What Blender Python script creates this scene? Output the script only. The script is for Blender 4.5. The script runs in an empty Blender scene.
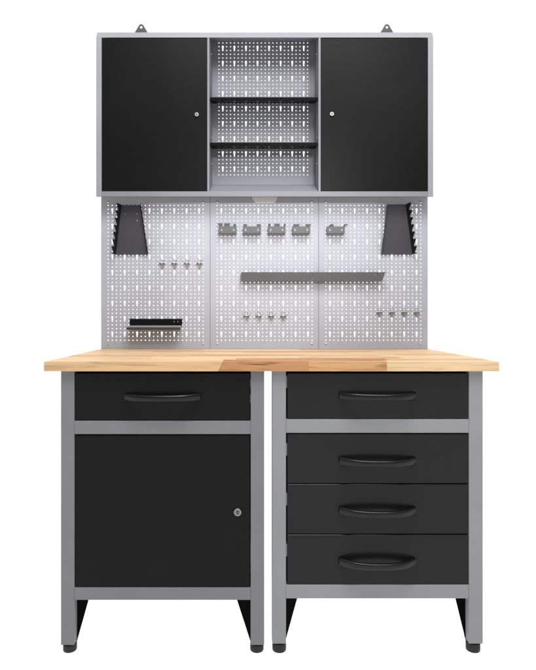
import bpy, bmesh, math, random
from mathutils import Vector, geometry
random.seed(11)
sc = bpy.context.scene
COL = sc.collection

# ------------------------------------------------------------------ camera
CAM_D, FPX, VPX, VPY = 1.533, 581.0, 246.0, 316.0     # metres to the worktop front edge, focal length in photo pixels
ZC = 0.8986                                            # lens height above the studio floor
cd = bpy.data.cameras.new('camera'); cam = bpy.data.objects.new('camera', cd); COL.objects.link(cam)
cam.location = (0, -CAM_D, ZC); cam.rotation_euler = (math.radians(90), 0, 0)
cd.sensor_fit = 'AUTO'; cd.sensor_width = 36.0; cd.lens = FPX/670*36
cd.shift_x = (268-VPX)/670; cd.shift_y = (VPY-335)/670
cd.clip_start = 0.05; cd.clip_end = 500
sc.camera = cam

# ------------------------------------------------------------------ world: a white photo studio, darker on the photographer's side
FRONT, BACK, BELOW, TOP = 0.30, 1.12, 1.22, 0.85
w = bpy.data.worlds.new('World'); sc.world = w; w.use_nodes = True
nt = w.node_tree; nt.nodes.clear()
out = nt.nodes.new('ShaderNodeOutputWorld'); bg = nt.nodes.new('ShaderNodeBackground')
geo = nt.nodes.new('ShaderNodeTexCoord'); sep = nt.nodes.new('ShaderNodeSeparateXYZ')
nt.links.new(geo.outputs['Generated'], sep.inputs[0])
def maprange(src, a, b, c, d):
    m = nt.nodes.new('ShaderNodeMapRange'); m.interpolation_type = 'SMOOTHSTEP'
    for k, v in zip(('From Min', 'From Max', 'To Min', 'To Max'), (a, b, c, d)): m.inputs[k].default_value = v
    nt.links.new(src, m.inputs['Value']); return m.outputs['Result']
fb = maprange(sep.outputs['Y'], -0.25, 0.35, FRONT, BACK)
def mixf(fac, a, b):
    m = nt.nodes.new('ShaderNodeMix'); m.data_type = 'FLOAT'
    nt.links.new(fac, m.inputs[0])
    for i, v in ((2, a), (3, b)):
        if isinstance(v, float): m.inputs[i].default_value = v
        else: nt.links.new(v, m.inputs[i])
    return m.outputs[0]
s1 = mixf(maprange(sep.outputs['Z'], 0.55, 0.9, 0, 1), fb, TOP)
s2 = mixf(maprange(sep.outputs['Z'], -0.25, -0.02, 1, 0), s1, BELOW)
bg.inputs['Color'].default_value = (1, 1, 1, 1)
nt.links.new(s2, bg.inputs['Strength']); nt.links.new(bg.outputs[0], out.inputs[0])

# ------------------------------------------------------------------ lamps: studio softboxes
def softbox(name, loc, target, sx, sy, power, col=(1, 1, 1)):
    l = bpy.data.lights.new(name, 'AREA'); l.shape = 'RECTANGLE'; l.size = sx; l.size_y = sy; l.energy = power; l.color = col
    o = bpy.data.objects.new(name, l); COL.objects.link(o); o.location = loc
    o.rotation_euler = (Vector(target)-Vector(loc)).to_track_quat('-Z', 'Y').to_euler()
    return o
softbox('overhead_softbox', (0.15, -0.75, 2.75), (0.05, 0.45, 0.9), 1.3, 0.8, 50)
softbox('front_softbox', (1.0, -2.1, 2.75), (0.05, 0.5, 1.0), 0.7, 0.6, 17)
sp = bpy.data.lights.new('snoot_spot', 'SPOT'); sp.energy = 136; sp.spot_size = math.radians(27); sp.spot_blend = 1.0; sp.shadow_soft_size = .12
so_ = bpy.data.objects.new('snoot_spot', sp); COL.objects.link(so_); so_.location = (0.35, -1.7, 1.75)
so_.rotation_euler = (Vector((0.10, .586, 1.20))-so_.location).to_track_quat('-Z', 'Y').to_euler()

vs = sc.view_settings
sc.display_settings.display_device = 'sRGB'
vs.view_transform = 'Standard'; vs.look = 'None'; vs.exposure = 0.0; vs.gamma = 1.0

# ------------------------------------------------------------------ helpers
def S(Y): return FPX/(CAM_D+Y)
def px(x, Y): return (x-VPX)/S(Y)                     # photo column measured on the plane Y -> metres
def pz(y, Y): return ZC-(y-VPY)/S(Y)

class MB:
    def __init__(s): s.v = []; s.f = []
    def add(s, verts, faces):
        o = len(s.v); s.v += [tuple(p) for p in verts]; s.f += [tuple(i+o for i in f) for f in faces]; return s
    def box(s, x0, x1, y0, y1, z0, z1):
        return s.add([(x, y, z) for x in (x0, x1) for y in (y0, y1) for z in (z0, z1)],
                     [(0,1,3,2), (4,6,7,5), (0,4,5,1), (2,3,7,6), (0,2,6,4), (1,5,7,3)])
    def plate(s, outline, y0, y1, holes=(), shift=None):
        """outline of (x,z) pushed from y0 to y1, with holes"""
        loops = [outline]+list(holes)
        flat = [p for l in loops for p in l]; n = len(flat)
        tris = geometry.tessellate_polygon([[Vector((p[0], p[1], 0)) for p in l] for l in loops])
        vv = [(p[0], y0, p[1]) for p in flat]+[(p[0], y1, p[1]) for p in flat]
        ff = [tuple(t) for t in tris]+[tuple(i+n for i in reversed(t)) for t in tris]
        o = 0
        for l in loops:
            m = len(l)
            for i in range(m):
                a, b = o+i, o+(i+1) % m; ff.append((a, b, b+n, a+n))
            o += m
        return s.add(vv, ff)
    def extr(s, poly, axis, a, b):
        """convex polygon of 2 coordinates extruded along an axis"""
        def P(u, v, t): return {'x': (t, u, v), 'y': (u, t, v), 'z': (u, v, t)}[axis]
        n = len(poly)
        return s.add([P(u, v, a) for u, v in poly]+[P(u, v, b) for u, v in poly],
                     [tuple(range(n)), tuple(range(2*n-1, n-1, -1))]+[(i, (i+1) % n, (i+1) % n+n, i+n) for i in range(n)])
    def disc(s, c, axis, prof, n=24):
        """lathe: prof = [(radius, offset along axis)]"""
        c = Vector(c); vv = []; ff = []
        for r, t in prof:
            for k in range(n):
                a = 2*math.pi*k/n; u, v = r*math.cos(a), r*math.sin(a)
                vv.append(c+Vector({'y': (u, t, v), 'z': (u, v, t), 'x': (t, u, v)}[axis]))
        for j in range(len(prof)-1):
            for k in range(n):
                k2 = (k+1) % n; ff.append((j*n+k, j*n+k2, (j+1)*n+k2, (j+1)*n+k))
        ff.append(tuple(range(n))); ff.append(tuple((len(prof)-1)*n+k for k in reversed(range(n))))
        return s.add(vv, ff)
    def tube(s, pts, r, n=10):
        pts = [Vector(p) for p in pts]; vv = []; ff = []; m = len(pts)
        for i, p in enumerate(pts):
            t = (pts[min(i+1, m-1)]-pts[max(i-1, 0)]).normalized()
            ref = Vector((0, 0, 1)) if abs(t.z) < .9 else Vector((1, 0, 0))
            a = t.cross(ref).normalized(); b = t.cross(a)
            rr = r if not isinstance(r, (list, tuple)) else r[i]
            for k in range(n):
                q = 2*math.pi*k/n; vv.append(p+a*rr*math.cos(q)+b*rr*math.sin(q))
        for i in range(m-1):
            for k in range(n):
                k2 = (k+1) % n; ff.append((i*n+k, i*n+k2, (i+1)*n+k2, (i+1)*n+k))
        ff.append(tuple(range(n))); ff.append(tuple((m-1)*n+k for k in reversed(range(n))))
        return s.add(vv, ff)
    def build(s, name, mat, parent=None, bevel=0.0, smooth=False, segs=2):
        off = Vector((0, 0, 0)); p = parent
        while p is not None: off += p.location; p = p.parent
        me = bpy.data.meshes.new(name)
        me.from_pydata([(x-off.x, y-off.y, z-off.z) for x, y, z in s.v], [], s.f)
        bm = bmesh.new(); bm.from_mesh(me); bmesh.ops.recalc_face_normals(bm, faces=bm.faces); bm.to_mesh(me); bm.free()
        me.materials.append(mat)
        o = bpy.data.objects.new(name, me); COL.objects.link(o); o.parent = parent
        if smooth:
            me.polygons.foreach_set('use_smooth', [True]*len(me.polygons)); me.update()
            bmod = None
        if smooth:
            me.set_sharp_from_angle(angle=math.radians(38))
        if bevel > 0:
            md = o.modifiers.new('bevel', 'BEVEL'); md.width = bevel; md.segments = segs; md.limit_method = 'ANGLE'; md.angle_limit = math.radians(40)
            md.harden_normals = False
        return o

def thing(name, label, cat, loc, group=None):
    o = bpy.data.objects.new(name, None); COL.objects.link(o); o.location = loc; o.empty_display_size = .05
    o['label'] = label; o['category'] = cat
    if group: o['group'] = group
    return o
def copy_tree(o, parent=None):
    c = o.copy(); COL.objects.link(c); c.parent = parent
    for ch in list(o.children): copy_tree(ch, c)
    return c

# ------------------------------------------------------------------ materials
def lin(*rgb): return tuple(((c/255)/12.92 if c/255 <= .04045 else ((c/255+.055)/1.055)**2.4) for c in rgb)+(1,)
def paint(name, col, rough=.45, spec=.3, grain=.04, bump=.02, scale=900, metal=0.0, cloud=.05, rv=.1, wave=0.0):
    m = bpy.data.materials.new(name); m.use_nodes = True; t = m.node_tree; b = t.nodes['Principled BSDF']
    b.inputs['Roughness'].default_value = rough; b.inputs['Metallic'].default_value = metal
    b.inputs['Specular IOR Level'].default_value = spec
    tc = t.nodes.new('ShaderNodeTexCoord')
    n1 = t.nodes.new('ShaderNodeTexNoise'); n1.inputs['Scale'].default_value = scale; n1.inputs['Detail'].default_value = 2
    n2 = t.nodes.new('ShaderNodeTexNoise'); n2.inputs['Scale'].default_value = 7; n2.inputs['Detail'].default_value = 5
    for n in (n1, n2): t.links.new(tc.outputs['Object'], n.inputs['Vector'])
    def rng(src, a):
        r = t.nodes.new('ShaderNodeMapRange'); r.inputs['From Min'].default_value = .3; r.inputs['From Max'].default_value = .7
        r.inputs['To Min'].default_value = 1-a; r.inputs['To Max'].default_value = 1+a
        t.links.new(src, r.inputs['Value']); return r.outputs['Result']
    mu = t.nodes.new('ShaderNodeMath'); mu.operation = 'MULTIPLY'
    t.links.new(rng(n1.outputs['Fac'], grain), mu.inputs[0]); t.links.new(rng(n2.outputs['Fac'], cloud), mu.inputs[1])
    vm = t.nodes.new('ShaderNodeVectorMath'); vm.operation = 'SCALE'; vm.inputs[0].default_value = col[:3]
    t.links.new(mu.outputs[0], vm.inputs['Scale']); t.links.new(vm.outputs[0], b.inputs['Base Color'])
    rr = t.nodes.new('ShaderNodeMath'); rr.operation = 'MULTIPLY'; rr.inputs[1].default_value = rough
    t.links.new(rng(n2.outputs['Fac'], rv), rr.inputs[0]); t.links.new(rr.outputs[0], b.inputs['Roughness'])
    if wave:
        n3 = t.nodes.new('ShaderNodeTexNoise'); n3.inputs['Scale'].default_value = 6; n3.inputs['Detail'].default_value = 1; t.links.new(tc.outputs['Object'], n3.inputs['Vector'])
        b2 = t.nodes.new('ShaderNodeBump'); b2.inputs['Strength'].default_value = wave; b2.inputs['Distance'].default_value = .01; t.links.new(n3.outputs['Fac'], b2.inputs['Height'])
    if bump:
        bp = t.nodes.new('ShaderNodeBump'); bp.inputs['Strength'].default_value = bump; bp.inputs['Distance'].default_value = .001
        t.links.new(n1.outputs['Fac'], bp.inputs['Height']); t.links.new(bp.outputs[0], b.inputs['Normal'])
        if wave: t.links.new(b2.outputs[0], bp.inputs['Normal'])
    return m
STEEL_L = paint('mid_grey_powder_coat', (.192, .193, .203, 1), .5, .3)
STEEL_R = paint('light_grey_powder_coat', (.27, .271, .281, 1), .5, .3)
STEEL_C = paint('pale_lilac_grey_powder_coat', (.245, .245, .27, 1), .5, .2)
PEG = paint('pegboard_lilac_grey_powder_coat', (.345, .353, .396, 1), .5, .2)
PEG_SHADE = paint('shade_darkened_lilac_grey', (.215, .216, .244, 1), .5, .15)  # pegboard grey darkened: the bay's shade is put into the colour
STEEL_SHADE = paint('shade_darkened_bay_grey', (.19, .19, .21, 1), .5, .15)  # cabinet grey darkened so the colour carries the shade of the open bay
BLACK_U = paint('satin_black_door_paint', (.0065, .0065, .0065, 1), .36, .055, .05, .015, rv=.03, wave=.12)
BLACK_L = paint('black_door_powder_coat', (.006, .006, .006, 1), .25, .13, .05, .008, rv=.04, wave=.12)
BLACK_R = paint('soft_black_drawer_powder_coat', (.010, .010, .010, 1), .22, .23, .05, .008, rv=.04, wave=.12)
BLACK_S = paint('black_shelf_paint', (.0022, .0022, .0022, 1), .4, .04)
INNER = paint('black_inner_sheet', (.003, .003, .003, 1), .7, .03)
PLASTIC = paint('black_handle_plastic', (.004, .004, .004, 1), .28, .38, .03, .01)
RUBBER = paint('black_rubber_foot', (.018, .018, .018, 1), .55, .3)
ANTHR = paint('anthracite_holder_paint', (.046, .044, .051, 1), .5, .2)
HOOKC = paint('hook_clip_grey', (.2, .2, .2, 1), .4, .3)
ANTHR_D = paint('dark_holder_flange_paint', (.010, .010, .011, 1), .45, .25)
CLIP = paint('mid_grey_holder_paint', (.088, .088, .09, 1), .45, .3)
RAILM = paint('iron_grey_rail_paint', (.08, .08, .081, 1), .5, .15)
LEDGE = paint('dark_grey_ledge_paint', (.045, .045, .047, 1), .45, .2)
TABP = paint('white_tab_plastic', (.62, .62, .64, 1), .45, .2)
TABM = paint('dark_grey_tab_paint', (.06, .06, .063, 1), .5, .2)
PALE = paint('pale_plastic', (.36, .36, .38, 1), .45, .2)
CHROME = paint('polished_nickel', (.78, .78, .79, 1), .22, .5, .02, 0, metal=1)
ZINC = paint('zinc_wire', (.72, .72, .74, 1), .3, .5, .02, 0, metal=1)
LOCKM = paint('dull_nickel_lock', (.36, .36, .36, 1), .4, .5, .03, 0, metal=1)
BARREL = paint('brushed_lock_barrel', (.14, .14, .14, 1), .4, .4, metal=.7)
SLOT = paint('lock_slot_metal', (.06, .06, .06, 1), .35, .4, metal=.6)

# floor: added translucent white sheet; light from below keeps it free of shadows
mf = bpy.data.materials.new('shadow_free_white_floor'); mf.use_nodes = True; t = mf.node_tree; t.nodes.clear()
o_ = t.nodes.new('ShaderNodeOutputMaterial'); mx = t.nodes.new('ShaderNodeMixShader'); mx.inputs[0].default_value = .08
tr = t.nodes.new('ShaderNodeBsdfTranslucent'); tr.inputs[0].default_value = (.99, .99, .99, 1)
df = t.nodes.new('ShaderNodeBsdfDiffuse'); df.inputs[0].default_value = (.9, .9, .9, 1)
t.links.new(tr.outputs[0], mx.inputs[1]); t.links.new(df.outputs[0], mx.inputs[2]); t.links.new(mx.outputs[0], o_.inputs[0])

# wood: beech staves, colour per stave, grain along x
mw = bpy.data.materials.new('beech_staves'); mw.use_nodes = True; t = mw.node_tree; b = t.nodes['Principled BSDF']
at = t.nodes.new('ShaderNodeAttribute'); at.attribute_name = 'stave'; sd = t.nodes.new('ShaderNodeAttribute'); sd.attribute_name = 'seed'
tc = t.nodes.new('ShaderNodeTexCoord')
ad = t.nodes.new('ShaderNodeVectorMath'); ad.operation = 'ADD'
t.links.new(tc.outputs['Object'], ad.inputs[0]); t.links.new(sd.outputs['Vector'], ad.inputs[1])
def mapped(scale):
    mp = t.nodes.new('ShaderNodeMapping'); mp.inputs['Scale'].default_value = scale; t.links.new(ad.outputs[0], mp.inputs['Vector']); return mp.outputs[0]
def ramp(src, stops):
    r = t.nodes.new('ShaderNodeValToRGB'); el = r.color_ramp.elements
    el[0].position, el[0].color = stops[0][0], (stops[0][1],)*3+(1,)
    el[1].position, el[1].color = stops[-1][0], (stops[-1][1],)*3+(1,)
    for p, c in stops[1:-1]: e = el.new(p); e.color = (c,)*3+(1,)
    t.links.new(src, r.inputs[0]); return r.outputs[0]
na = t.nodes.new('ShaderNodeTexNoise'); na.inputs['Scale'].default_value = 1; na.inputs['Detail'].default_value = 6; na.inputs['Roughness'].default_value = .6; na.inputs['Distortion'].default_value = .6
t.links.new(mapped((5, 70, 90)), na.inputs['Vector'])
nb = t.nodes.new('ShaderNodeTexNoise'); nb.inputs['Scale'].default_value = 1; nb.inputs['Detail'].default_value = 3
t.links.new(mapped((26, 500, 500)), nb.inputs['Vector'])
nc = t.nodes.new('ShaderNodeTexNoise'); nc.inputs['Scale'].default_value = 1; nc.inputs['Detail'].default_value = 4; nc.inputs['Distortion'].default_value = 1.2
t.links.new(mapped((3.2, 22, 55)), nc.inputs['Vector'])
def mul(a, bb):
    m = t.nodes.new('ShaderNodeMix'); m.data_type = 'RGBA'; m.blend_type = 'MULTIPLY'; m.inputs[0].default_value = 1
    t.links.new(a, m.inputs[6]); t.links.new(bb, m.inputs[7]); return m.outputs[2]
c1 = mul(at.outputs['Color'], ramp(na.outputs['Fac'], [(.3, .66), (.48, .96), (.7, 1.1)]))
c2 = mul(c1, ramp(nb.outputs['Fac'], [(.3, .93), (.6, 1.03)]))
# dark heart streaks only on the reddish staves (stored in the attribute's alpha)
st = t.nodes.new('ShaderNodeMix'); st.data_type = 'RGBA'; st.blend_type = 'MULTIPLY'
t.links.new(at.outputs['Alpha'], st.inputs[0]); t.links.new(c2, st.inputs[6])
rs = t.nodes.new('ShaderNodeValToRGB'); e = rs.color_ramp.elements
e[0].position, e[0].color = .34, (.33, .2, .14, 1); e[1].position, e[1].color = .47, (1, 1, 1, 1)
t.links.new(nc.outputs['Fac'], rs.inputs[0]); t.links.new(rs.outputs[0], st.inputs[7])
t.links.new(st.outputs[2], b.inputs['Base Color'])
b.inputs['Roughness'].default_value = .5; b.inputs['Specular IOR Level'].default_value = .3

# ------------------------------------------------------------------ setting
f = MB().add([(-60, -40, 0), (60, -40, 0), (60, 90, 0), (-60, 90, 0)], [(0, 1, 2, 3)]).build('floor', mf); f['kind'] = 'structure'

# ------------------------------------------------------------------ worktop
WX0, WX1, WD = px(44, 0), px(499, 0), .60
WZ1, WZ0 = pz(361.8, 0), pz(371.3, 0)
LIGHT = [lin(210, 180, 141), lin(207, 173, 132), lin(217, 191, 154), lin(200, 165, 123), lin(211, 180, 140)]
RED = [lin(180, 130, 88), lin(186, 137, 95)]
def worktop():
    rows = 14; dy = WD/rows; vv = []; ff = []; cols = []; seeds = []
    def quad(a, bq, c, d, col, sdv):
        o = len(vv); vv.extend([a, bq, c, d]); ff.append((o, o+1, o+2, o+3)); cols.append(col); seeds.append(sdv)
    g = .0006
    for r in range(rows):
        y0, y1 = r*dy, (r+1)*dy
        if r == 0: cuts = [WX0, px(218, 0), px(309, 0), px(387, 0), WX1]
        elif r == 1: cuts = [WX0, px(223, y0), px(388, y0), WX1]
        elif r == 2: cuts = [WX0, px(150, y0), px(236, y0), px(388, y0), WX1]
        elif r == 3: cuts = [WX0, px(128, y0), px(300, y0), px(402, y0), WX1]
        else:
            cuts = [WX0]; x = WX0+random.uniform(.1, .4)
            while x < WX1-.08: cuts.append(x); x += random.uniform(.22, .48)
            cuts.append(WX1)
        for i in range(len(cuts)-1):
            red = (r, i) in ((0, 1), (1, 1), (2, 2)); tan = (r, i) == (0, 2)
            soft = (r, i) in ((1, 2), (2, 3), (3, 2)) or (r > 3 and random.random() < .22)
            c = random.choice(RED if red else LIGHT)
            if soft: c = lin(193, 152, 108)
            if tan: c = lin(196, 150, 104); soft = True
            k = random.uniform(1.02, 1.12); c = (c[0]*k, c[1]*k, c[2]*k, .95 if red else (.4 if tan else (.18 if soft else 0.05)))
            s_ = (random.uniform(0, 9), random.uniform(0, 9), random.uniform(0, 9))
            x0, x1 = cuts[i], cuts[i+1]
            # slanted end joint where the reddish board meets the pale one
            k0 = .012 if (r == 0 and i == 1) else 0; k1 = .012 if (r == 0 and i == 0) else 0
            quad((x0+k0, y0, WZ1), (x1+k1, y0, WZ1), (x1+k1*1.2, y1, WZ1), (x0+k0*1.2, y1, WZ1), c, s_)
            quad((x0, y1, WZ0), (x1, y1, WZ0), (x1, y0, WZ0), (x0, y0, WZ0), c, s_)
            if r == 0: quad((x0, 0, WZ0), (x1, 0, WZ0), (x1+k1, 0, WZ1), (x0+k0, 0, WZ1), c, s_)
            if r == rows-1: quad((x1, WD, WZ0), (x0, WD, WZ0), (x0, WD, WZ1), (x1, WD, WZ1), c, s_)
            if i == 0: quad((x0, y1, WZ0), (x0, y0, WZ0), (x0, y0, WZ1), (x0, y1, WZ1), c, s_)
            if i == len(cuts)-2: quad((x1, y0, WZ0), (x1, y1, WZ0), (x1, y1, WZ1), (x1, y0, WZ1), c, s_)
    me = bpy.data.meshes.new('worktop'); me.from_pydata(vv, [], ff)
    ca = me.color_attributes.new('stave', 'FLOAT_COLOR', 'CORNER'); sa = me.attributes.new('seed', 'FLOAT_VECTOR', 'CORNER')
    for p in me.polygons:
        for li in p.loop_indices: ca.data[li].color = cols[p.index]; sa.data[li].vector = seeds[p.index]
    me.materials.append(mw)
    o = bpy.data.objects.new('worktop', me); COL.objects.link(o)
    o['label'] = 'long light beech worktop of glued staves lying across both grey cabinets'; o['category'] = 'worktop'
    return o
worktop()

# ------------------------------------------------------------------ the two bench cabinets
FY = .015                                               # front plane of the steel frames
def handle(parent, xc, zc, wpx, Y):
    W = wpx/2/S(Y); d = .031; m = MB(); n = 36; prof = []
    for k in range(16):
        a = 2*math.pi*k/16; ca_, sa_ = math.cos(a), math.sin(a)
        prof.append((.0062*(abs(ca_)**.7)*(1 if ca_ > 0 else -1), (abs(sa_)**.55)*(1 if sa_ > 0 else -1)))
    vv = []; ff = []
    for i in range(n+1):
        q = -1+2*i/n; x = q*W; dep = d*(1-abs(q)**2.9); hh = .0082+.0028*abs(q)**2.5
        tx, ty = W, -d*2.9*abs(q)**1.9*(1 if q > 0 else -1)*-1
        L = math.hypot(tx, ty); nx, ny = -ty/L, tx/L       # normal in plan
        for u, v in prof:
            vv.append((xc+x+nx*u, Y-dep-.004+ny*u, zc+v*hh))
    for i in range(n):
        for k in range(16):
            k2 = (k+1) % 16; ff.append((i*16+k, i*16+k2, (i+1)*16+k2, (i+1)*16+k))
    ff.append(tuple(range(16))); ff.append(tuple(n*16+k for k in reversed(range(16))))
    m.add(vv, ff)
    for s_ in (-1, 1):                                   # the flat feet screwed to the drawer
        xe = xc+s_*(W-.006); m.box(xe-.006, xe+.006, Y-.008, Y+.0005, zc-.0105, zc+.0105)
    return m.build('handle', PLASTIC, parent, smooth=True)

def lock(parent, xc, zc, Y, r):
    l = MB().disc((xc, Y, zc), 'y', [(r, .001), (r, -.004), (r*.88, -.0062), (r*.62, -.0062), (r*.58, -.0048)], 28).build('lock', LOCKM, parent, smooth=True)
    MB().disc((xc, Y, zc), 'y', [(r*.5, -.0045), (r*.5, -.0068), (r*.44, -.0072)], 24).build('barrel', BARREL, l, smooth=True)
    MB().extr([(xc-r*.1, zc-r*.3), (xc+r*.1, zc-r*.3), (xc+r*.1, zc+r*.3), (xc-r*.1, zc+r*.3)], 'y', Y-.0078, Y-.004).build('keyway', SLOT, l)
    return l

def front_panel(name, mat, parent, x0, x1, y0px, y1px, Y=FY+.002, bevel=.0016):
    """sheet steel front with rounded edges, 18 mm deep"""
    return MB().box(px(x0, Y), px(x1, Y), Y, Y+.018, pz(y1px, Y), pz(y0px, Y)).build(name, mat, parent, bevel=bevel, segs=3)

def bench(root, steel, lx0, lx1, rx0, rx1, legbot, rails, gl, gr, footw):
    inset = .026; YB = .555
    L0, L1, R0, R1 = px(lx0, FY), px(lx1, FY), px(rx0, FY), px(rx1, FY)
    zt, zb = WZ0, pz(legbot, FY); lw = L1-L0; ld = .036
    legs = [(L0, L1, FY, FY+ld), (R0, R1, FY, FY+ld), (L0+inset, L1+inset, YB-ld, YB), (R0-inset, R1-inset, YB-ld, YB)]
    for i, (a, b_, c, d) in enumerate(legs):
        lg = MB().box(a, b_, c, d, zb, zt).build('leg', steel, root, bevel=.0015)
        # threaded levelling foot
        r = footw/2; sh = [.0012, -.0012, 0, 0][i]
        MB().disc(((a+b_)/2+sh, (c+d)/2, 0), 'z', [(r*.72, zb+.002), (r*.72, zb-.002), (r*.97, zb-.0035), (r, zb-.006), (r, .0022), (r*.95, 0)], 30).build('foot', RUBBER, lg, smooth=True)
    for (a, b_) in rails:
        MB().box(L1, R0, FY+.0008, FY+.026, pz(b_, FY), pz(a, FY)).build('rail', steel, root, bevel=.0012)
    zbot = pz(rails[-1][1], FY)+.004
    for s_, xo in ((1, L0+inset), (-1, R1-inset)):
        xa, xb = xo+s_*.006, xo+s_*.0075
        MB().box(min(xa, xb), max(xa, xb), FY+ld, YB-ld, zbot, zt-.001).build('side_panel', steel, root)
    MB().box(L1+inset, R0-inset, YB-.004, YB-.002, zbot, zt-.001).build('back_panel', steel, root)
    MB().box(L0+inset+.009, R1-inset-.009, FY+.028, YB-.006, zbot, zbot+.0015).build('bottom_panel', INNER, root)
    # black sheet added behind the fronts to put shade into the gaps
    MB().box(L1+.0005, R0-.0005, FY+.027, FY+.0275, zbot+.004, zt-.002).build('gap_shade_sheet', INNER, root)
    # added black plates standing in for the side panels' inner faces below the rail
    yr = FY+.022
    zr = pz(rails[-1][1], yr)+.012
    for (xe, w_, s_) in ((L1, gl, 1), (R0, gr, -1)):
        top = w_/S(yr); zz = pz(legbot-3.5, yr); h1 = pz(rails[-1][1], yr)
        slope = top/(h1-zz); tw = top+slope*(zr-h1)
        pts = [(xe-s_*.002, zz), (xe+s_*.0004, zz), (xe+s_*tw, zr), (xe-s_*.002, zr)]
        # a plate leaning back 20 mm from the leg to its free edge
        n = 4; o = []
        for (x, z) in pts: o.append((x, yr+abs(x-xe)*.9, z))
        vv = o+[(x, y+.0015, z) for x, y, z in o]
        MB().add(vv, [(0,1,2,3), (7,6,5,4), (0,4,5,1), (1,5,6,2), (2,6,7,3), (3,7,4,0)]).build('side_face_stand_in', INNER, root)

tk = thing('workbench_cabinet', 'mid grey steel bench cabinet with one black drawer above a lockable black door', 'workbench cabinet', (px(163, .28), .28, 0))
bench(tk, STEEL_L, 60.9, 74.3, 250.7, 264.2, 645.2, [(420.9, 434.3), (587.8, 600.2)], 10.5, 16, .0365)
dr = front_panel('drawer', BLACK_L, tk, 75.0, 250.0, 373.2, 420.2)
handle(dr, px(162.4, FY), pz(396.8, FY), 72.6, FY+.002)
do = front_panel('door', BLACK_L, tk, 75.4, 249.9, 435.3, 587.0)
lock(do, px(237.6, FY), pz(512, FY), FY+.002, 4.0/S(FY))

tk2 = thing('drawer_cabinet', 'lighter grey steel bench cabinet with four black drawers under the right half of the worktop', 'drawer cabinet', (px(377.5, .28), .28, 0))
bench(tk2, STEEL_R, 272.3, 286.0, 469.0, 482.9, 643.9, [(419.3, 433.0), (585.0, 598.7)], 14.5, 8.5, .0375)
for (a, b_, hy) in ((373.2, 418.7, 395.7), (433.9, 483.4, 460.7), (484.3, 533.8, 510.4), (534.7, 584.5, 561.4)):
    dr = front_panel('drawer', BLACK_R, tk2, 287.2, 468.2, a, b_)
    handle(dr, px(377.4, FY), pz(hy, FY), 73.6, FY+.002)
# slide stops peeping out of the gap beside the drawers
for y_ in (382, 450, 500, 551):
    for xx in (286.05, 468.2):
        MB().box(px(xx, FY+.006), px(xx+.95, FY+.006), FY+.005, FY+.026, pz(y_+6, FY), pz(y_-6, FY)).build('slide_stop', STEEL_R, tk2)
for y_ in (383, 399):
    MB().box(px(249.95, FY+.006), px(250.6, FY+.006), FY+.005, FY+.026, pz(y_+4, FY), pz(y_-4, FY)).build('slide_stop', STEEL_L, tk)

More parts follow.
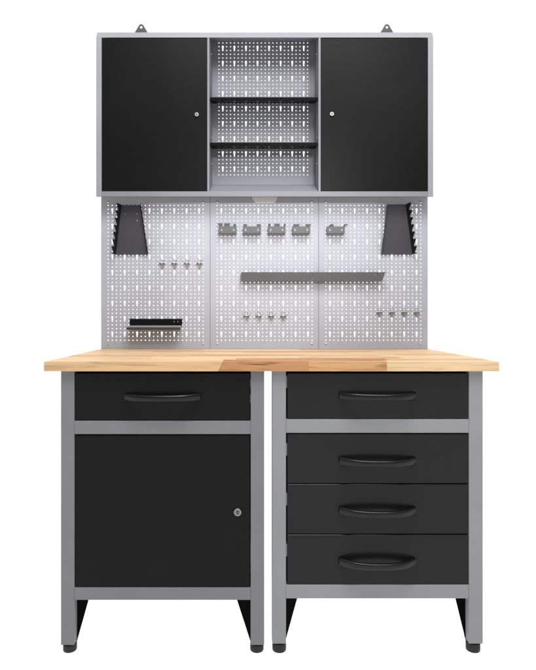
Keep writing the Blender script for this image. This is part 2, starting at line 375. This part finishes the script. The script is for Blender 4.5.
# ------------------------------------------------------------------ perforated sheets
def ray_rect(c, d, r):
    x0, x1, z0, z1 = r; t_ = 1e9; side = 0
    if d[0] > 1e-9: q = (x1-c[0])/d[0];  t_, side = (q, 0) if q < t_ else (t_, side)
    if d[1] > 1e-9: q = (z1-c[1])/d[1];  t_, side = (q, 1) if q < t_ else (t_, side)
    if d[0] < -1e-9: q = (x0-c[0])/d[0]; t_, side = (q, 2) if q < t_ else (t_, side)
    if d[1] < -1e-9: q = (z0-c[1])/d[1]; t_, side = (q, 3) if q < t_ else (t_, side)
    return (c[0]+d[0]*t_, c[1]+d[1]*t_), side
def perforated(x0, x1, z0, z1, xs, zs, Y, hole, flange=.012, th=.0015):
    """flat sheet with round holes and, in every 3rd column and 4th row, a keyhole two rows tall"""
    m = MB(); nx, nz = len(xs), len(zs); dx = xs[1]-xs[0]; dz = zs[0]-zs[1]
    xb = [xs[0]-dx/2]+[x+dx/2 for x in xs]; zb = [zs[0]+dz/2]+[z-dz/2 for z in zs]
    def cell(r, c, poly):
        out_ = []; n = len(poly)
        corners = [(r[1], r[3]), (r[0], r[3]), (r[0], r[2]), (r[1], r[2])]   # after side 0,1,2,3 going counter-clockwise
        vv = []; hits = []
        for p in poly:
            h, s_ = ray_rect(c, (p[0]-c[0], p[1]-c[1]), r); hits.append((h, s_))
        base = len(m.v)
        for p in poly: m.v.append((p[0], Y, p[1]))
        for h, s_ in hits: m.v.append((h[0], Y, h[1]))
        bk = len(m.v)
        for p in poly: m.v.append((p[0], Y+th, p[1]))
        for i in range(n):
            j = (i+1) % n; face = [base+i, base+n+i]; s_ = hits[i][1]
            while s_ != hits[j][1]:
                m.v.append((corners[s_][0], Y, corners[s_][1])); face.append(len(m.v)-1); s_ = (s_+1) % 4
            face += [base+n+j, base+j]; m.f.append(tuple(face))
            m.f.append((base+i, base+j, bk+j, bk+i))
    r = hole/2
    skip = set()
    for j in range(nz):
        for i in range(nx):
            if (i, j) in skip: continue
            if i % 3 == 1 and j % 4 == 1 and j+1 < nz:
                skip.add((i, j+1)); c = (xs[i], zs[j]); R = r*1.7; hw = r*1.12; zl = zs[j+1]-r*1.3
                poly = []
                a0 = -math.asin(.98)+.28; 
                for k in range(11):
                    a = -math.pi/2+.80+(2*math.pi-1.60)*k/10; poly.append((c[0]+R*math.cos(a), c[1]+R*math.sin(a)))
                poly += [(c[0]-hw*.72, zl+hw*.5), (c[0]-hw*.4, zl), (c[0]+hw*.4, zl), (c[0]+hw*.72, zl+hw*.5)]
                cell((xb[i], xb[i+1], zb[j+2], zb[j]), c, poly)
            else:
                c = (xs[i], zs[j]); poly = [(c[0]+r*math.cos(2*math.pi*k/10+.3), c[1]+r*math.sin(2*math.pi*k/10+.3)) for k in range(10)]
                cell((xb[i], xb[i+1], zb[j+1], zb[j]), c, poly)
    # plain margins
    e = .0012; X0, X1, Z0, Z1 = x0+e, x1-e, z0+e, z1-e; a0, a1, b0, b1 = xb[0], xb[-1], zb[-1], zb[0]
    def q(xa, xc, za, zc): m.add([(xa, Y, za), (xc, Y, za), (xc, Y, zc), (xa, Y, zc)], [(0, 1, 2, 3)])
    q(X0, X1, Z0, b0); q(X0, X1, b1, Z1); q(X0, a0, b0, b1); q(a1, X1, b0, b1)
    # folded rim
    ring0 = [(X0, Y, Z0), (X1, Y, Z0), (X1, Y, Z1), (X0, Y, Z1)]
    ring1 = [(x0, Y+e*1.2, z0), (x1, Y+e*1.2, z0), (x1, Y+e*1.2, z1), (x0, Y+e*1.2, z1)]
    ring2 = [(x, Y+flange, z) for x, _, z in ring1]
    m.add(ring0+ring1+ring2, [(i, (i+1) % 4, 4+(i+1) % 4, 4+i) for i in range(4)]+[(4+i, 4+(i+1) % 4, 8+(i+1) % 4, 8+i) for i in range(4)])
    return m
PY = .586                                               # face of the pegboards, rear rim flush with the back of the worktop
PTOP = ZC+.4395
def pegboard(label, xa, xb_, first):
    X0, X1 = px(xa, PY)+.0003, px(xb_, PY)-.0003
    root = thing('pegboard', label, 'pegboard', ((X0+X1)/2, PY+.006, WZ1), 'pegboards standing side by side on the worktop')
    xs = [px(first+4.128*k, PY) for k in range(24)]
    zs = [pz(205.4+3.853*k, PY) for k in range(36)]
    perforated(X0, X1, WZ1, PTOP, xs, zs, PY, .0050).build('perforated_panel', PEG, root)
    for x_, y_ in ((first, 202.2), (first+94.6, 202.2), (first, 343.6), (first+94.6, 343.6)):
        MB().disc((px(x_, PY), PY, pz(y_, PY)), 'y', [(.0042, .001), (.0042, -.001), (.0034, -.0026), (.0018, -.0032)], 16).build('bolt', CHROME, root, smooth=True)
    return root
pegboard('lilac grey pegboard with black spanner holder, four hooks and black ledge', 101.0, 210.1, 108.2)
pegboard('middle lilac grey pegboard with four small grey tool holders in a row', 210.1, 318.6, 217.2)
pegboard('lilac grey pegboard with one small grey tool holder beside an anthracite spanner holder', 318.6, 427.9, 325.8)

# ------------------------------------------------------------------ wall cabinet
CY, BY = .525, .645
cb = thing('wall_cabinet', 'wide grey hanging cabinet with two black doors and open perforated shelf bay between', 'cabinet', (px(264.6, CY), .565, PTOP))
xL0, xL1, xR0, xR1 = px(96.2, CY), px(101.6, CY), px(428.0, CY), px(433.2, CY)
zi_f, zo_f = pz(37.5, CY), pz(32.4, CY+.013); zi_r = pz(41.2, BY); zo_r = zi_r+.004
zl0, zl1 = pz(196.5, CY), pz(191.3, CY)
for a, b_ in ((xL0, xL1), (xR0, xR1)):
    MB().extr([(CY, zl0), (CY+.006, zl0), (CY+.006, zl0+.017), (BY, zl0+.017), (BY, zi_f), (CY, zi_f)], 'x', a, b_).build('side_wall', STEEL_C, cb, bevel=.0008)
MB().extr([(CY, zi_f), (CY+.0006, zi_f+.0015), (CY+.013, zo_f), (BY+.004, zo_r), (BY+.004, zi_r)], 'x', xL0, xR1).build('roof_panel', STEEL_C, cb, bevel=.0006)
MB().box(xL1, xR0, CY, CY+.005, zl0, zl1).build('bottom_lip', STEEL_SHADE, cb, bevel=.0008)
MB().extr([(CY+.0052, PTOP+.0005), (BY+.002, PTOP+.0005), (BY+.002, pz(184.2, BY)), (CY+.0052, zl1-.0002)], 'x', xL1, xR0).build('floor_panel', STEEL_SHADE, cb)
zp0, zp1 = zl1+.0003, zi_f-.0002
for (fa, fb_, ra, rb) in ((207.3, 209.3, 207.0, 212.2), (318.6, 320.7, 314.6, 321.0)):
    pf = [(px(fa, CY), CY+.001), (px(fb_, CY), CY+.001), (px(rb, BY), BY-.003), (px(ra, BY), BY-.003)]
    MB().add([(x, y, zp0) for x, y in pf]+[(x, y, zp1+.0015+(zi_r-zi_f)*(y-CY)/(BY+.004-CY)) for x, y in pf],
             [(0,1,2,3), (7,6,5,4), (0,4,5,1), (1,5,6,2), (2,6,7,3), (3,7,4,0)]).build('partition', STEEL_SHADE, cb)
for a, b_ in ((96.4, 211), (315.6, 432.2)):
    MB().box(px(a, CY) if a < 200 else px(a, BY), px(b_, BY) if a < 200 else px(b_, CY), BY-.002, BY, PTOP+.03, zi_r-.002).build('back_panel', STEEL_C, cb)
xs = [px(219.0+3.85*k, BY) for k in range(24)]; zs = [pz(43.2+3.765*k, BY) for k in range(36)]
perforated(px(211.4, BY), px(315.3, BY), PTOP+.046, zi_r+.0005, xs, zs, BY-.0025, .0050, flange=.002).build('perforated_back', PEG_SHADE, cb)
for (a, b_, lx, ly) in ((101.9, 207.0, 196.9, 114.9), (321.0, 427.7, 331.7, 114.4)):
    Y = CY-.001
    d_ = MB().box(px(a, Y), px(b_, Y), Y, Y+.018, pz(191.1, Y), pz(38.1, Y)).build('door', BLACK_U, cb, bevel=.0014, segs=3)
    lock(d_, px(lx, Y), pz(ly, Y), Y, .0074)
for (y0_, y1_) in ((97.4, 100.7), (142.7, 146.1)):
    ya, yb_ = CY+.014, BY-.006; z1, z0 = pz(y0_, ya), pz(y1_, ya)
    pl = [(px(209.9, CY), ya), (px(318.1, CY), ya), (px(314.7, BY), yb_), (px(212.1, BY), yb_)]
    dzr = pz(y1_+3.4, yb_)-z0
    sh = MB(); sh.add([(x, y, z+(dzr if y > ya+.01 else 0)) for z in (z0+.002, z1) for x, y in pl], [(0,1,2,3), (7,6,5,4), (0,4,5,1), (1,5,6,2), (2,6,7,3), (3,7,4,0)])
    sh.box(px(210.2, CY), px(317.8, CY), ya-.0012, ya-.0002, z0, z1+.0005)
    so = sh.build('shelf', BLACK_S, cb, bevel=.0006)
    for bx_ in (222.5, 303.5):
        MB().box(px(bx_-.8, ya), px(bx_+.8, ya), ya+.004, ya+.012, z0-.006, z0+.0025).build('shelf_clip', BLACK_S, so)
for yy in (54, 137.5, 163.5):
    for xx in (211.4, 316.6):
        MB().disc((px(xx, CY+.03), CY+.034, pz(yy, CY+.03)), 'y', [(.0016, .004), (.0016, -.004)], 10).build('shelf_pin', STEEL_C, cb)
for xc in (141.0, 387.2):
    X = px(xc, BY); u = 1/S(BY); pts = []
    for k in range(9):
        a = math.radians(25+130*k/8); pts.append((X+2.7*u*math.cos(a), pz(26.2, BY)+2.7*u*math.sin(a)))
    pts += [(X-7.4*u, pz(33.5, BY)), (X-7.4*u, pz(40, BY)), (X+7.4*u, pz(40, BY)), (X+7.4*u, pz(33.5, BY))]
    hl = [(X+1.35*u*math.cos(2*math.pi*k/14), pz(26.6, BY)+1.35*u*math.sin(2*math.pi*k/14)) for k in range(14)]
    MB().plate(pts, BY+.0045, BY+.0065, [hl]).build('mounting_tab', TABM, cb, bevel=.0003)
u = 1/S(CY); Yt = PY-.005
tp = [(251.6, 195.45), (277.8, 195.45), (277.2, 198.5), (275.6, 201.6), (274.0, 203.0), (256.0, 203.0), (254.3, 201.6), (252.4, 198.5)]
MB().plate([(px(a, Yt), pz(b_, Yt)) for a, b_ in tp], Yt, Yt+.003).build('label_tab', TABP, cb, bevel=.0006)

# ------------------------------------------------------------------ spanner holders
def spanner_holder(label, mirror, topx, botx, y0, y1, wl, wr):
    """tapered sheet with two forward flanges cut into slanted teeth"""
    Yp = PY-.006; xa0, xa1 = topx; xb0, xb1 = botx
    root = thing('spanner_holder', label, 'spanner holder', (px((xb0+xb1)/2, PY), PY-.02, pz(y1, PY)), 'spanner holders on the pegboards')
    o = [(px(xa0, Yp), pz(y0, Yp)), (px(xa1, Yp), pz(y0, Yp)), (px(xb1, Yp), pz(y1, Yp)), (px(xb0, Yp), pz(y1, Yp))]
    hs = []
    cx = (xa0+xa1)/2
    for (fx, fy, rx) in ((-5.9, 214.2, .55), (6.3, 214.2, .55), (-5.8, 230.0, .6), (6.2, 230.0, .6), (6.2, 220.5, .35), (.6, 209.2, .4)):
        if mirror: fx = -fx
        X, Z = px(cx+fx, Yp), pz(fy, Yp); r = rx/S(Yp)
        hs.append([(X+r*math.cos(2*math.pi*k/8), Z+r*1.3*math.sin(2*math.pi*k/8)) for k in range(8)])
    MB().plate(o, Yp, Yp+.0018, hs).build('back_plate', ANTHR, root)
    # studs that hook into the perforation
    for (fx, fy) in ((0, 208.5), (0, 246)):
        MB().disc((px(cx+fx, Yp), Yp+.0018, pz(fy, Yp)), 'y', [(.003, 0), (.003, .0052)], 10).build('stud', ANTHR_D, root)
    N = 7
    for side, (t_, b_, dep, splay) in enumerate(((o[0], o[3], *wl), (o[1], o[2], *wr))):
        s_ = -1 if side == 0 else 1
        # flange profile along the edge: (fraction down, depth)
        prof = []
        for k in range(N):
            prof += [(k/N+.0, .58), (k/N+.006, 1.04), (k/N+.02, 1.12), (k/N+.045, 1.02), (k/N+.105, .60)]
        prof += [(.985, .62), (.988, 1.0), (1.0, 1.0)]
        verts = []; faces = []
        m = MB()
        def pt(fr, dd, inner, lift):
            x = t_[0]+(b_[0]-t_[0])*fr+s_*splay*dd; z = t_[1]+(b_[1]-t_[1])*fr+lift*dd
            return (x-s_*(.0016 if inner else 0), Yp+.0005-dep*dd, z)
        n = len(prof)
        vv = []
        for inner in (0, 1):
            for fr, dd in prof: vv.append(pt(fr, 0, inner, 0))
            for fr, dd in prof: vv.append(pt(fr, dd, inner, .003))
        F = []
        for i in range(n-1):
            F += [(i, i+1, n+i+1, n+i), (2*n+i, 3*n+i, 3*n+i+1, 2*n+i+1), (n+i, n+i+1, 3*n+i+1, 3*n+i), (i, 2*n+i, 2*n+i+1, i+1)]
        F += [(0, n, 3*n, 2*n), (n-1, 3*n-1, 4*n-1, 2*n-1)]
        m.add(vv, F).build('toothed_flange', ANTHR_D, root)
    return root
spanner_holder('black tapered spanner holder with toothed sides, beside four wire hooks on the left pegboard', False, (121.3, 140.6), (115.6, 147.9), 205.0, 254.6, (.026, .0095), (.024, .0055))
spanner_holder('anthracite tapered spanner holder with toothed sides hanging at the far right above a hook row', True, (387.4, 406.0), (381.2, 412.6), 204.4, 254.4, (.024, .0042), (.028, .0085))

# ------------------------------------------------------------------ small tool holders
def tool_holder(label, x0, x1, prongs, y1=233.2, ytop=226.4):
    """folded grey bracket: front plate with cut upper edge, side arms back to the board, prongs bent up and out"""
    Yf = PY-.026
    root = thing('tool_holder', label, 'tool holder', (px((x0+x1)/2, PY), PY-.012, pz(y1, PY)), 'small grey tool holders on the pegboards')
    X0, X1, Z0, Z1 = px(x0, Yf), px(x1, Yf), pz(y1, Yf), pz(ytop, Yf); u = 1/S(Yf)
    hs = []
    for xh in (x0+2.6, x1-3.0):
        c = (px(xh, Yf), pz((y1+ytop)/2+.2, Yf)); hs.append([(c[0]+.55*u*q, c[1]+1.25*u*r) for q, r in ((-1, -.6), (0, -1), (1, -.6), (1, .6), (0, 1), (-1, .6))])
    for h_ in hs: MB().plate(h_, Yf-.0012, Yf+.0004).build('rivet', PALE, root)
    MB().plate([(X0, Z0), (X1, Z0), (X1, Z1), (X0, Z1)], Yf, Yf+.0018).build('front_plate', CLIP, root, bevel=.0003)
    m = MB()
    m.box(X0+.004, X1-.004, PY-.003, PY-.0004, Z0+.003, Z1-.0004); m.box(X0, X0+.0018, Yf+.0018, PY-.0004, Z0+.001, Z1-.001); m.box(X1-.0018, X1, Yf+.0018, PY-.0004, Z0+.001, Z1-.001)
    m.build('mounting_bracket', CLIP, root)
    MB().box(X0+.002, X1-.002, Yf+.002, PY-.0032, Z1-.0022, Z1-.0006).build('ledge', CLIP, root)
    for (a, b_, top, la, lb) in prongs:                   # columns, top row, lean of the two upper corners
        p = [(px(a, Yf), Z1-.001), (px(b_, Yf), Z1-.001), (px(b_+lb, Yf), pz(top, Yf)), (px(a+la, Yf), pz(top, Yf))]
        p = [p[0], p[1], p[2], p[3]]
        o = [(p[0][0], Yf+.0001, p[0][1]), (p[1][0], Yf+.0001, p[1][1]), (p[2][0], Yf-.002, p[2][1]), (p[3][0], Yf-.002, p[3][1])]
        vv = o+[(x, y+.0018, z) for x, y, z in o]
        MB().add(vv, [(0,1,2,3), (7,6,5,4), (0,4,5,1), (1,5,6,2), (2,6,7,3), (3,7,4,0)]).build('prong', CLIP, root)
    return root
tool_holder('small grey tool holder with left prong bent outward, first of the four in a row', 219.0, 236.6, [(219.2, 222.2, 223.3, -2.0, .4), (224.4, 229.8, 223.3, -.2, .2), (232.9, 236.4, 223.9, .4, -.6)])
tool_holder('small grey tool holder with two square prongs and a wide gap, second in the row', 243.1, 261.0, [(243.3, 246.9, 224.2, 0, .2), (256.9, 260.8, 224.2, -.2, 0)])
tool_holder('small grey tool holder with three short upright prongs, third in the row', 268.1, 285.6, [(268.3, 270.9, 223.8, -.2, 0), (274.3, 279.7, 223.8, 0, 0), (283.2, 285.4, 223.8, .4, .3)])
tool_holder('small grey tool holder with tips leaning right, last of the four beside the panel seam', 292.4, 310.2, [(292.8, 298.4, 224.2, .8, 1.6), (305.8, 309.8, 224.2, -.4, 1.5)])
tool_holder('lone small grey tool holder with one long prong to its right, on the right pegboard', 327.2, 344.8, [(328.0, 333.6, 224.2, 2.2, 0), (342.2, 345.0, 224.3, 2.0, 3.3)])

# ------------------------------------------------------------------ long rails
def rail(label, x0, x1, cut, mat):
    Yf = PY-.03; y0_, y1_ = 272.2, 280.9
    root = thing('magnetic_rail', label, 'tool rail', (px((x0+x1)/2, PY), PY-.015, pz(y1_, PY)), 'grey rails joined end to end')
    Z1, Z0 = pz(y0_, Yf), pz(y1_, Yf); X0, X1 = px(x0, Yf), px(x1, Yf); u = 1/S(Yf)
    o = [(X0, Z0+.002), (X0+.002, Z0), (X1-.002, Z0), (X1, Z0+.002), (X1, Z1), (X0, Z1)]; hs = []
    if cut:
        o = [(X0, Z0+.002), (X0+.002, Z0), (X1-2.2*u, Z0), (X1-1.8*u, Z0+2*u), (X1-.9*u, Z0+2.4*u), (X1-1.2*u, Z0+4.6*u), (X1-.2*u, Z0+5*u), (X1-.2*u, Z0+7*u), (X1+1.6*u, Z1), (X0, Z1)]
        for xh in (375.0, 377.6, 381.4):
            c = (px(xh, Yf), pz(273.9, Yf)); r = .75*u; hs.append([(c[0]+r*math.cos(2*math.pi*k/8), c[1]+r*math.sin(2*math.pi*k/8)) for k in range(8)])
    MB().plate(o, Yf, Yf+.002, hs).build('front_plate', mat, root)
    MB().box(X0+.0005, X1-.004, Yf+.002, PY-.0004, Z1-.0025, Z1-.0005).build('top_flange', mat, root)
    for k in range(3):
        xx = X0+(X1-X0)*(.12+.36*k); MB().box(xx-.008, xx+.008, PY-.003, PY-.0006, Z1-.016, Z1-.003).build('mounting_lug', mat, root)
rail('mid grey tool rail with square ends across the middle pegboard above a hook row', 241.2, 312.6, False, RAILM)
rail('mid grey tool rail with a jagged right end crossing onto the right pegboard', 313.1, 384.6, True, RAILM)

# ------------------------------------------------------------------ black ledge
lg = thing('tool_ledge', 'short black ledge with dark grey front bar near the foot of the left pegboard', 'ledge', (px(155, PY), PY-.02, pz(330, PY)))
Ya = PY-.004; Yb = PY-.048
MB().box(px(129.7, Ya), px(182.2, Ya), Ya, Ya+.0036, pz(325.4, Ya), pz(318.8, Ya)).build('back_plate', BLACK_U, lg, bevel=.0006)
hm = MB()
for xh in (174.2, 178.0):
    hm.disc((px(xh, Ya), Ya, pz(321.6, Ya)), 'y', [(.0016, .0002), (.0016, -.0008)], 10)
hm.build('rivet', CHROME, lg)
zf0, zf1 = pz(329.8, Yb), pz(327.2, Yb); zr = pz(325.4, Ya)
MB().extr([(Yb+.0016, zf1-.001), (Ya+.001, zr-.0002), (Ya+.001, zr-.0022), (Yb+.0016, zf1-.003)], 'x', px(127.4, Yb), px(180.4, Yb)).build('tray', STEEL_C, lg)
MB().box(px(126.5, Yb), px(180.2, Yb), Yb, Yb+.0016, zf0, zf1).build('front_bar', LEDGE, lg, bevel=.0005)

# ------------------------------------------------------------------ wire hooks
def make_hook(X, Z):
    root = thing('double_hook', '', 'hook', (X, PY-.02, Z))
    y = PY-.0004; k = .00363
    MB().extr([(X-1.75*k, Z), (X+1.75*k, Z), (X+1.1*k, Z-2.2*k), (X+.8*k, Z-5.2*k), (X-.6*k, Z-5.2*k), (X-1.0*k, Z-2.2*k)], 'y', y-.0045, y).build('clip', HOOKC, root, bevel=.0005)
    MB().box(X-3.4*k, X+3.4*k, y-.008, y-.0006, Z+.0006, Z+.0026).build('crossbar', ZINC, root, bevel=.0006)
    for s_ in (-1, 1):
        pts = [(X+s_*.0035, y-.004, Z+.0016), (X+s_*.006, y-.016, Z+.0012), (X+s_*.0095, y-.030, Z+.002), (X+s_*.0128, y-.040, Z+.0045), (X+s_*.0148, y-.046, Z+.009), (X+s_*.0156, y-.047, Z+.0135)]
        MB().tube(pts, .0014, 8).build('prong', ZINC, root, smooth=True)
    lp = [(X+.0052*math.cos(a), y-.003, Z+.010+.0085*math.sin(a)) for a in [math.radians(-60+300*i/14) for i in range(15)]]
    MB().tube(lp, .0011, 8).build('loop', ZINC, root, smooth=True)
    return root
sets = [('on the left pegboard beneath the black spanner holder', 263.6, (162.4, 174.8, 187.2, 199.6)),
        ('on the middle pegboard below the grey rail', 316.0, (246.4, 258.8, 271.0, 283.2)),
        ('on the right pegboard near its foot', 312.4, (379.2, 391.6, 404.0, 416.4))]
order = ['leftmost of four', 'second from left', 'third from left', 'rightmost of four']
proto = None
for where, yy, xs_ in sets:
    for nme, xx in zip(order, xs_):
        X, Z = px(xx, PY), pz(yy, PY)
        if proto is None: proto = make_hook(X, Z); h = proto
        else: h = copy_tree(proto)
        h.location = (X, PY-.02, Z)
        h['label'] = 'silver double wire hook ' + where + ', ' + nme
        h['group'] = 'double wire hooks on the pegboards'
